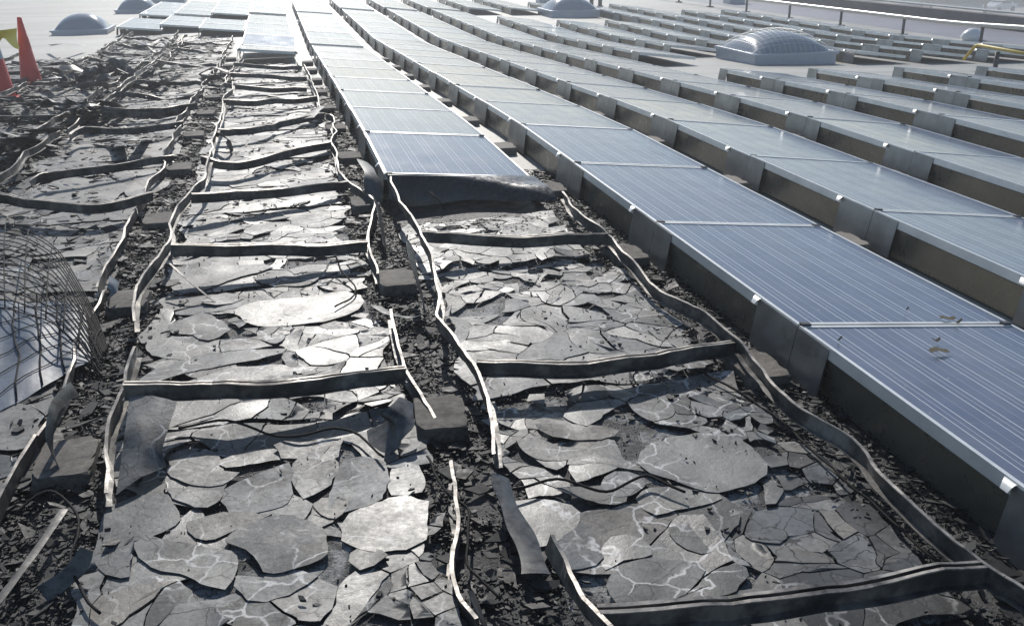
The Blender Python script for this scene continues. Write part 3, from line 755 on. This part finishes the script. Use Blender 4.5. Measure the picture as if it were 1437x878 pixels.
leaf_sheet('metal_sheet', 'torn grey leaf of sheet hanging under the front crossbar, second burnt row', [(182,557,.17),(176,600,.15),(170,645,.10),(163,694,.06)], [(248,563,.17),(235,605,.13),(228,632,.10),(234,655,.06)], 'laminate_pale')
strip('metal_sheet', 'white-edged torn scrap lying across the gap between the front rows', 'metal sheet', [(528,430,.06),(545,440,.07),(575,446,.05),(600,440,.09)], (.05,.03), 'laminate_pale', (.2,.1), G)
strip('metal_sheet', 'black cone-shaped curl of sheet by the second burnt row rail', 'metal sheet', [(570,562,.14),(560,585,.12),(550,610,.06),(520,628,.02)], (.05,.20), 'sheet', (.5,.1), G)
strip('metal_sheet', 'short upright metal stub beside the wire grille', 'metal sheet', [(160,392,.15),(157,408,.12),(150,432,.02)], (.05,.05), 'plate_metal', (.8,.8), G)
strip('metal_sheet', 'rusty flat bar in the bottom left corner', 'metal sheet', [(90,715,.06),(60,760,.06),(20,815,.05),(-20,865,.04)], (.022,.022), 'scorched', (.1,.1), G)
strip('metal_sheet', 'broken rail end standing in the rubble at the bottom left', 'metal sheet', [(122,770,.10),(105,800,.06),(60,835,.03)], (.04,.05), 'sheet', (.9,.8), G)
strip('metal_sheet', 'grey rail stub rising at the bottom centre', 'metal sheet', [(660,830,.12),(672,860,.09),(690,900,.04)], (.035,.04), 'scorched', (.9,.9), G)
strip('metal_sheet', 'thin leaning rod of metal by the second burnt row', 'metal sheet', [(238,370,.16),(262,392,.12),(302,425,.04)], (.012,.010), 'scorched', (.2,.2), G)
strip('metal_sheet', 'bent corner sheet lifted on the second burnt row near the intact panels', 'metal sheet', [(428,168,.10),(440,158,.12),(452,150,.13)], (.20,.05), 'laminate_pale', (.2,.1), G)
strip('metal_sheet', 'black upright sheet in the gap left of the intact end panel', 'metal sheet', [(528,285,.16),(534,310,.12),(540,350,.04)], (.12,.06), 'sheet', (1.2,1.3), G)
strip('metal_sheet', 'hooked rail end curling down in the second burnt row', 'metal sheet', [(303,187,.16),(316,193,.17),(323,205,.10),(326,214,.03)], (.04,.04), 'scorched', (1.0,1.0), G)
# crumpled dark sheets in the far left debris
rs = random.Random(11)
FARN = ['beside the tall cone', 'right of the cones', 'behind the black heap', 'in front of the black heap', 'left of the third burnt row', 'near the far loosened panel', 'below the nearest skylight', 'under the yellow tape', 'at the left edge behind the grille', 'in the middle of the far debris', 'under the far left panels', 'in the fourth burnt row']
for i, (px, py) in enumerate([(75,112),(98,98),(150,92),(140,122),(120,150),(300,100),(90,62),(30,150),(20,200),(215,95),(185,62),(60,185)]):
    pt = [(px-rs.uniform(14,30), py+rs.uniform(0,5), rs.uniform(.03,.14)), (px, py-rs.uniform(0,6), rs.uniform(.12,.26)), (px+rs.uniform(14,30), py+rs.uniform(-3,6), rs.uniform(.03,.12))]
    strip('metal_sheet', 'twisted scorched sheet ' + FARN[i], 'metal sheet', pt, (rs.uniform(.06,.22), rs.uniform(.05,.16)), rs.choice(('sheet','scorched','laminate_pale')), (rs.uniform(-.6,.9), rs.uniform(-.4,.8)), G)
qs = random.Random(77); scraps = []
for i in range(42):
    px, py = qs.uniform(-5, 300), qs.uniform(52, 205)
    if px > 200 and py > 130: continue
    w0 = at(px, py, 0)
    if burnt(w0.x, w0.y) < .6: continue
    k_ = py/110; ln = qs.uniform(10, 34)*k_; sl = qs.uniform(-.35, .35)
    pt = [(px-ln, py+ln*sl+qs.uniform(-3,3), qs.uniform(.03,.10)), (px-ln*.3, py+qs.uniform(-5,2), qs.uniform(.08,.22)), (px+ln*.4, py+qs.uniform(-3,3), qs.uniform(.05,.18)), (px+ln, py-ln*sl+qs.uniform(-3,3), qs.uniform(.02,.10))]
    if len(scraps) >= 30: break
    so_ = strip('metal_scrap', 'twisted burnt metal scrap', 'metal scrap', pt, (qs.uniform(.02,.13), qs.uniform(.02,.11)), qs.choice(('sheet','scorched','dark_steel','scorched','laminate_pale')), (qs.uniform(-.5,1.2), qs.uniform(-.5,1.2)), 'twisted metal scraps in the far left debris', 0.0, .003, 3); scraps.append((px, so_))
for i, (px, so_) in enumerate(sorted(scraps, key=lambda t: t[0])):
    so_['label'] = 'twisted burnt scrap, %s from the left of the scraps in the far left debris' % ('first' if i == 0 else ORD[i])
def heap(px, py, label, n, sp):
    c = at(px, py, 0); o = empty('scrap_heap', label, 'scrap', None, tuple(c))
    for i in range(n):
        q = Vector((rs.gauss(0, sp), rs.gauss(0, sp*.7), 0)); hh = max(.04, .28*(1-q.length/(sp*2.6)))
        a1 = rs.uniform(0, 6.28); tl = rs.uniform(.2, 1.1); L_, W_ = rs.uniform(.12,.34), rs.uniform(.08,.22)
        e1 = Vector((math.cos(a1), math.sin(a1), 0))*L_; e2 = Vector((-math.sin(a1)*math.cos(tl), math.cos(a1)*math.cos(tl), math.sin(tl)))*W_
        b = MB(); b.grid(lambda u, v: q + Vector((0,0,hh*rs.uniform(.95,1.0)*.5)) + e1*(u-.5) + e2*(v-.3) + Vector((0,0,.05*math.sin(u*4+i))), 4, 3, .004)
        b.build('scrap_piece', rs.choice(('dark_steel','sheet','dark_steel')), o)
heap(160, 112, 'black heap of crumpled burnt scrap in the third burnt row', 16, .28)
heap(112, 125, 'dark pile of folded burnt panels right of the cones', 12, .26)

CB = [('on the front laminate beside the bent strip', [(700,690,.07),(780,672,.065),(850,690,.065),(905,668,.065),(960,690,.06)]),
      ('in the gap between the two front rows', [(600,640,.05),(625,690,.06),(660,720,.05),(655,790,.05),(700,840,.05)]),
      ('crossing the second burnt row in front', [(250,600,.06),(320,590,.07),(400,612,.06),(480,600,.06),(540,640,.06)]),
      ('along the foot of the first full row', [(980,520,.05),(1070,570,.04),(1150,640,.05),(1250,730,.04),(1330,800,.05)]),
      ('among the rubble at the bottom left', [(20,720,.05),(70,690,.06),(110,730,.05),(100,800,.05),(140,860,.05)]),
      ('hanging from the second crossbar of the second burnt row', [(470,358,.12),(480,380,.07),(500,410,.05),(470,430,.05)])]
for lab, pts in CB:
    P_ = crom([at(*p) for p in pts], 6); base = P_[0].copy(); b = MB()
    b.tube([p-base+Vector((.012*nz(p.x*9, p.y*9, 1, 2), .012*nz(p.x*9, p.y*9, 1, 5), .006*nz(p.x*8, p.y*8, 1, 7))) for p in P_], .0045, 6)
    tag(b.build('burnt_cable', 'wire_steel', None, tuple(base)), 'thin burnt black cable '+lab, 'cable', 'burnt cables')

# ---------------------------------------------------------------- wire grille and the pale sheet under it
def grille():
    top = crom([at(*p) for p in [(-60,312,.10),(0,316,.13),(40,324,.15),(80,350,.16),(108,392,.14),(135,445,.09),(152,492,.04)]], 6)
    bot = crom([at(*p) for p in [(-60,425,.10),(0,432,.14),(35,440,.17),(70,452,.17),(98,474,.13),(122,502,.07),(140,530,.03)]], 6)
    base = at(60, 470, 0)
    o = empty('wire_grille', 'bent rusty wire safety grille arching over the debris at the left', 'grille', None, tuple(base))
    m = 15
    for i in range(m):
        t = (i/(m-1))**1.0; b = MB()
        b.tube([a.lerp(c, t) - base + Vector((0, 0, .03*math.sin(t*3.14) + .012*nz(a.x*4, t*6, 1, i))) for a, c in zip(top, bot)], .0032, 5); b.build('wire', 'wire_steel', o)
    for k in range(2, len(top), 5):
        b = MB(); b.tube([top[k].lerp(bot[k], q/8) - base + Vector((0, 0, .03*math.sin(q/8*3.14)+.005)) for q in range(9)], .0032, 5); b.build('wire', 'wire_steel', o)
    p00, p10, p11, p01 = at(-40,420,.10), at(118,428,.09), at(128,505,.05), at(-40,600,.03)
    b = MB()
    def fn(u, v):
        p = p00.lerp(p10, u).lerp(p01.lerp(p11, u), v); p.z += .03*math.sin(u*3)*math.sin(v*3.1) + .014*nz(u*5, v*5, 1, 4) ; p.y += .04*nz(u*4, v*4, 1, 8)*(1 if v > .9 or u > .9 else 0); return p-base
    b.grid(fn, 16, 14, .004)
    s_ = b.build('plastic_sheet', 'melted_plastic'); s_.location = base
    tag(s_, 'pale blue melted plastic sheet under the wire grille', 'plastic sheet')
    g = empty('dark_lines', 'thin dark lines across the pale blue plastic sheet', 'grille', None, tuple(base))  # thin dark tubes laid in crossing lines over the sheet
    for u in (.18, .38, .58, .76):
        b = MB(); b.tube([fn(u+.04*nz(u*9, i, 1, 1), i/9)+Vector((0,0,.012)) for i in range(10)], .0035, 5); b.build('wire', 'wire_steel', g)  # thin tube for each dark line along the sheet
    for v in (.12, .27, .42, .57, .72, .87):
        b = MB(); b.tube([fn(i/9*.95, min(1, max(0, v+.10*(i/9-.5)*-1.5)))+Vector((0,0,.010)) for i in range(10)], .0022, 5); b.build('wire', 'wire_steel', g)  # thinner tube for each dark line across the sheet
grille()

# ---------------------------------------------------------------- cones and tape
def cone(px, py, label, h=.92):
    c = at(px, py, 0); o = empty('traffic_cone', label, 'traffic cone', 'red traffic cones', tuple(c))
    b = MB(); b.lathe([(.15,.03),(.142,.06),(.03,h),(.022,h+.012),(0,h+.012)], 20); bd = b.build('body', 'cone_orange', o)
    b = MB(); b.box(-.19,.19,-.19,.19,0,.032); b.build('base', 'cone_orange', o)
    b = MB(); b.lathe([(.1425-.1125*((.50-.06)/(h-.06))+.003,.50),(.1425-.1125*((.66-.06)/(h-.06))+.003,.66)], 20); b.build('collar', 'cone_collar' if px < 30 else 'cone_orange', bd)
cone(45, 119, 'plain red traffic cone standing in the far left debris')
cone(6, 140, 'red traffic cone with a grey collar cut off by the left edge')
a, c = at(-30, 46, .72), at(22, 40, .80)
b = MB(); b.grid(lambda u, v: a.lerp(c, u) + Vector((.02*math.sin(u*9+v*4), .05*math.sin(u*7+v*3), -(.27-.10*u+.10*math.sin(u*8))*v)), 14, 5, .001)
b.v = [tuple(Vector(v)-a) for v in b.v]
tag(b.build('barrier_tape', 'tape_yellow', None, tuple(a)), 'yellow barrier tape flapping beside the red cones', 'tape')

# ---------------------------------------------------------------- skylights
def skylight(cx, cy, s, label, cage=False, hgt=.36, ch=.17):
    z = gz(cx, cy); o = empty('skylight', label, 'skylight', 'domed roof skylights', (cx, cy, z)); h = s/2
    b = MB(); b.box(-h, h, -h, h, 0, ch); b.build('curb', 'curb_metal', o)
    b = MB(); b.box(-h-.03, h+.03, -h-.03, h+.03, ch+.004, ch+.045); b.build('rim', 'curb_metal', o)
    def dome(u, v, e=0.0):
        x, y = (u-.5)*2, (v-.5)*2
        k = max(0, (1-abs(x)**2.2)*(1-abs(y)**2.2))**.62
        return ((h-.05+e)*x, (h-.05+e)*y, ch+.047 + hgt*k + e*k)
    b = MB(); b.grid(lambda u, v: dome(u, v), 18, 18); dm = b.build('dome', 'acrylic', o)
    if cage:
        b = MB(); n = 17
        for i in range(n):
            t = i/(n-1)
            b.tube([dome(t, q/14, .05) for q in range(15)], .0028, 4); b.tube([dome(q/14, t, .05) for q in range(15)], .0028, 4)
        b.build('grille', 'aluminium', dm)
skylight(8.42, 15.55, 1.50, 'grey domed skylight under a wire cage right of centre in the clearing', True, .29)
skylight(8.6, 28.7, 1.5, 'grey domed skylight at the top centre behind the right rows')
skylight(-4.60, 26.0, 1.25, 'large grey domed skylight nearest the red cones', False, .34, .07)
skylight(-4.2, 33.3, 1.2, 'middle of the three grey domed skylights at the upper left', False, .34, .07)
skylight(-3.75, 38.6, 1.2, 'farthest domed skylight at the top edge on the left', False, .34, .07)

# ---------------------------------------------------------------- pipe run, parapet and what lies beyond
def wall_run():
    x = 18.3; o = empty('parapet', 'low dark parapet wall along the right edge of the roof', 'parapet', None, (x, 0, gz(x, 30)))
    n = 20; ys = [2+i*4 for i in range(n+1)]
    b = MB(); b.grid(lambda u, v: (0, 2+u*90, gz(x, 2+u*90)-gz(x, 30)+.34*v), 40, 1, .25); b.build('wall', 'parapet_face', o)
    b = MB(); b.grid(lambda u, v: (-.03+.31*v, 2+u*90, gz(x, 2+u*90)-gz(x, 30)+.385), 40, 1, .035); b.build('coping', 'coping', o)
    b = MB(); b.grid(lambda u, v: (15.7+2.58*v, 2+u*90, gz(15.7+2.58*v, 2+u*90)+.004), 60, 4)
    b.build('grey_strip', 'grey_strip')['kind'] = 'structure'  # darker grey-lavender strip laid over the roof along the parapet
    p = empty('pipe_run', 'long pale pipe raised on dark posts in front of the parapet', 'pipe', None, (14.95, 15, gz(14.95, 15)))
    f = lambda y, z: Vector((14.95, y, gz(14.95, y)+z)) - p.location
    b = MB(); b.tube([f(8+i*1.0, .42) for i in range(40)], .05, 10); b.build('pipe', 'pipe_pale', p)
    for i in range(12):
        y = 12.9+i*2.8; b = MB(); b.tube([f(y, .0), f(y, .37)], .035, 8); b.lathe([(.13,.0),(.13,.03),(0,.03)], 14, f(y, 0)); b.build('post', 'dark_steel', p)
    c = at(1405, 100, 0); a1, a2 = at(1374, 63.5, .40), at(1475, 82, .40)
    q = empty('gas_pipe', 'yellow gas pipe on a single round-footed post at the right edge', 'pipe', None, tuple(c))
    b = MB(); b.tube([a1-c+Vector((0,.3,-.25)), a1-c+Vector((0,.08,-.02)), a1-c, a2-c], .024, 10); b.build('pipe', 'pipe_yellow', q)
    b = MB(); t = (1405-1374)/101; top = a1.lerp(a2, t)-c; b.tube([(top.x, top.y, .02), (top.x, top.y, top.z-.045)], .035, 10); b.build('post', 'dark_steel', q)
    b = MB(); b.lathe([(.23,0),(.23,.03),(.20,.045),(0,.045)], 20, (top.x, top.y, 0)); b.build('foot', 'dark_steel', q)
    c = at(1363, 57, 0); b = MB()
    b.lathe([(.20,0),(.24,.08),(.20,.18),(.10,.26),(0,.28)], 12); b.v = [(v[0]*(1+.3*nz(v[0]*6,v[2]*6,1,1)), v[1], v[2]) for v in b.v]
    tag(b.build('white_bag', 'car_white', None, tuple(c)), 'small white sack on the roof by the pipe run', 'sack')
wall_run()
# vents at the far edge
def vent(px, py, wd, hh, label):
    c = at(px, py, 0); o = empty('roof_vent', label, 'roof vent', 'roof vents at the far edge', tuple(c))
    b = MB(); b.box(-wd/2, wd/2, -wd/2, wd/2, 0, hh); b.build('housing', 'curb_metal', o)
    b = MB(); b.box(-wd*.6, wd*.6, -wd*.6, wd*.6, hh+.004, hh+.08); b.build('cap', 'coping', o)
vent(764, 8, .5, .3, 'small bluish box vent left of the top centre skylight')
vent(1030, 5, .6, .35, 'box vent by the far end of the pipe run')
for i, px in enumerate((830, 842)):
    c = at(px, 10, 0); b = MB(); b.tube([(0,0,0),(0,0,.55)], .07, 10); b.lathe([(.12,.0),(.12,.03),(.07,.06)], 12)
    tag(b.build('vent_pipe', 'dark_steel', None, tuple(c)), ['left', 'right'][i]+' one of two upright pipes behind the top centre skylight', 'pipe', 'upright pipes')
# leaf scraps and ash flakes on the nearest panels
for i, (px, py, s_, lab) in enumerate(((1318,491,.05,'long dry ash flake on the front panel of the first full row'),(1331,437,.045,'curled ash flake on the second panel of the first full row'),(1314,474,.022,'small dark scrap beside the long ash flake'),(1347,441,.02,'tiny scrap beside the curled ash flake'),(1178,485,.012,'black speck near the edge of the front panel'),(1275,428,.010,'black speck in the middle of the second panel'))):
    c = at(px, py, ZL+.06); rs2 = random.Random(i); b = MB()
    b.grid(lambda u, v: ((u-.5)*s_*1.6, (v-.5)*s_*.55*(1-.6*abs(u-.5)), .004+.006*math.sin(u*5+i)+.004*v), 6, 3, .001)
    xr = row_x(2); fz = ZH - (c.x-xr)*math.tan(TILT) + gz(c.x, c.y) + .002
    o = b.build('ash_flake', 'dry_leaf', None, (c.x, c.y, fz)); tag(o, lab, 'ash flake', 'flakes on the panels')
# distant yard beyond the parapet
def yard_pt(px, py): 
    d = _r2*((px-718.5)/F_PX) - _u2*((py-439.0)/F_PX) + _fw; t = (-7.5-CAM_H)/d.z
    return Vector((d.x*t, d.y*t, -7.5))
def car(c, rz, label):
    o = empty('parked_car', label, 'car', None, tuple(c)); o.rotation_euler = (0, 0, rz)
    prof = [(-2.2,.35),(-2.25,.75),(-1.9,.95),(-1.2,1.0),(-.6,1.45),(.7,1.48),(1.3,1.05),(2.1,.9),(2.2,.6),(2.15,.35)]
    b = MB(); n = len(prof); b.add([(x, y, z) for y in (-.85, .85) for x, z in prof], [tuple(range(n)), tuple(range(2*n-1, n-1, -1))] + [(i, n+i, n+(i+1) % n, (i+1) % n) for i in range(n)]); b.build('body', 'car_white', o)
    b = MB(); b.box(-.9, .9, -.87, .87, 1.05, 1.36); b.build('window', 'car_glass', o)
    for sx in (-1.4, 1.35):
        for sy in (-.86, .86):
            b = MB(); b.tube([(sx, sy-.1, .33), (sx, sy+.1, .33)], .33, 14); b.build('wheel', 'tyre', o)
car(yard_pt(1402, 17), .3, 'white car parked beyond the parapet at the top right')
def lamp(px, py, h, label):
    c = yard_pt(px, py); o = empty('light_pole', label, 'light pole', 'poles beyond the parapet', tuple(c))
    b = MB(); b.tube([(0,0,0),(0,0,h)], .16, 8); b.build('pole', 'dark_steel', o)
    b = MB(); b.box(-.9,.9,-.2,.2,h,h+.2); b.build('lamp_head', 'dark_steel', o)
lamp(1293, 12, 9, 'left pole of the pair beyond the parapet'); lamp(1306, 13, 8, 'right pole of the pair beyond the parapet'); lamp(1381, 20, 10, 'thick dark pole left of the white car')
def building(px, py, L_, W_, H_, rz, label, m1, m2):
    c = yard_pt(px, py); o = empty('distant_building', label, 'building', None, tuple(c)); o.rotation_euler = (0, 0, rz)
    b = MB(); b.box(-L_/2, L_/2, 0, W_, 0, H_); b.build('wall', m1, o)
    b = MB(); b.box(-L_/2-.3, L_/2+.3, -.6, W_+.3, H_+.01, H_+.5); b.build('roof', m2, o)
    for i in range(4):
        x = -L_/2 + L_*(i+.5)/4; b = MB(); b.box(x-L_*.07, x+L_*.07, -.08, -.02, .1, H_*.6); b.build('door', 'dark_steel', o)
building(1420, 4, 26, 10, 5.0, -.2, 'white-roofed teal building at the top right corner', 'awning_teal', 'car_white')
building(1190, -2, 26, 10, 5.0, -.1, 'pale low building beyond the parapet at the top', 'wall_pale', 'wall_pale')
def tree(px, py, h, label, seed):
    c = yard_pt(px, py); q = random.Random(seed); o = empty('tree', label, 'tree', 'trees beyond the parapet', tuple(c))
    b = MB(); b.tube([(0,0,0),(.1,0,h*.35),(.2,.1,h*.7)], [.22,.16,.06], 7)
    for i in range(5):
        a1 = q.uniform(0, 6.28); b.tube([(.1,0,h*.4),(h*.22*math.cos(a1), h*.22*math.sin(a1), h*.65)], [.08,.03], 5)
    b.build('trunk', 'bark', o)
    b = MB()
    for i in range(700):
        d = Vector((q.gauss(0,1), q.gauss(0,1), q.gauss(0,1))).normalized()*q.random()**.4
        p = Vector((d.x*h*.36, d.y*h*.36, h*.66+d.z*h*.32)); p *= 1+.12*nz(d.x*3, d.z*3, 1, seed)
        u = Vector((q.gauss(0,1), q.gauss(0,1), q.gauss(0,.5))).normalized()*.28; v = u.orthogonal().normalized()*.2
        b.add([p-u, p+v, p+u, p-v], [(0,1,2,3)])
    b.build('crown', 'foliage', o)
for i, (px, py, lab) in enumerate(((1255,4,'leftmost dark tree beyond the parapet'),(1278,3,'second dark tree from the left beyond the parapet'),(1322,3,'third dark tree from the left beyond the parapet'),(1345,4,'rightmost dark tree beyond the parapet'))):
    tree(px, py, 5.5+i % 2, lab, i+5)
# ---------------------------------------------------------------- air volume added to imitate veiling lens glare
k = bpy.data.materials.new('lens_veil'); k.use_nodes = True; t_ = k.node_tree; t_.nodes.clear()
vo = t_.nodes.new('ShaderNodeVolumePrincipled'); vo.inputs['Color'].default_value = (.95, .97, 1.0, 1); vo.inputs['Density'].default_value = .004; vo.inputs['Anisotropy'].default_value = .45
oo = t_.nodes.new('ShaderNodeOutputMaterial'); t_.links.new(vo.outputs[0], oo.inputs['Volume']); M['lens_veil'] = k
b = MB(); b.box(-1000, 1600, -1000, 1600, -8.6, 4.2); b.build('lens_veil', 'lens_veil')['kind'] = 'stuff'
print('PANELS', N_PANELS, 'OBJS', len(bpy.data.objects))
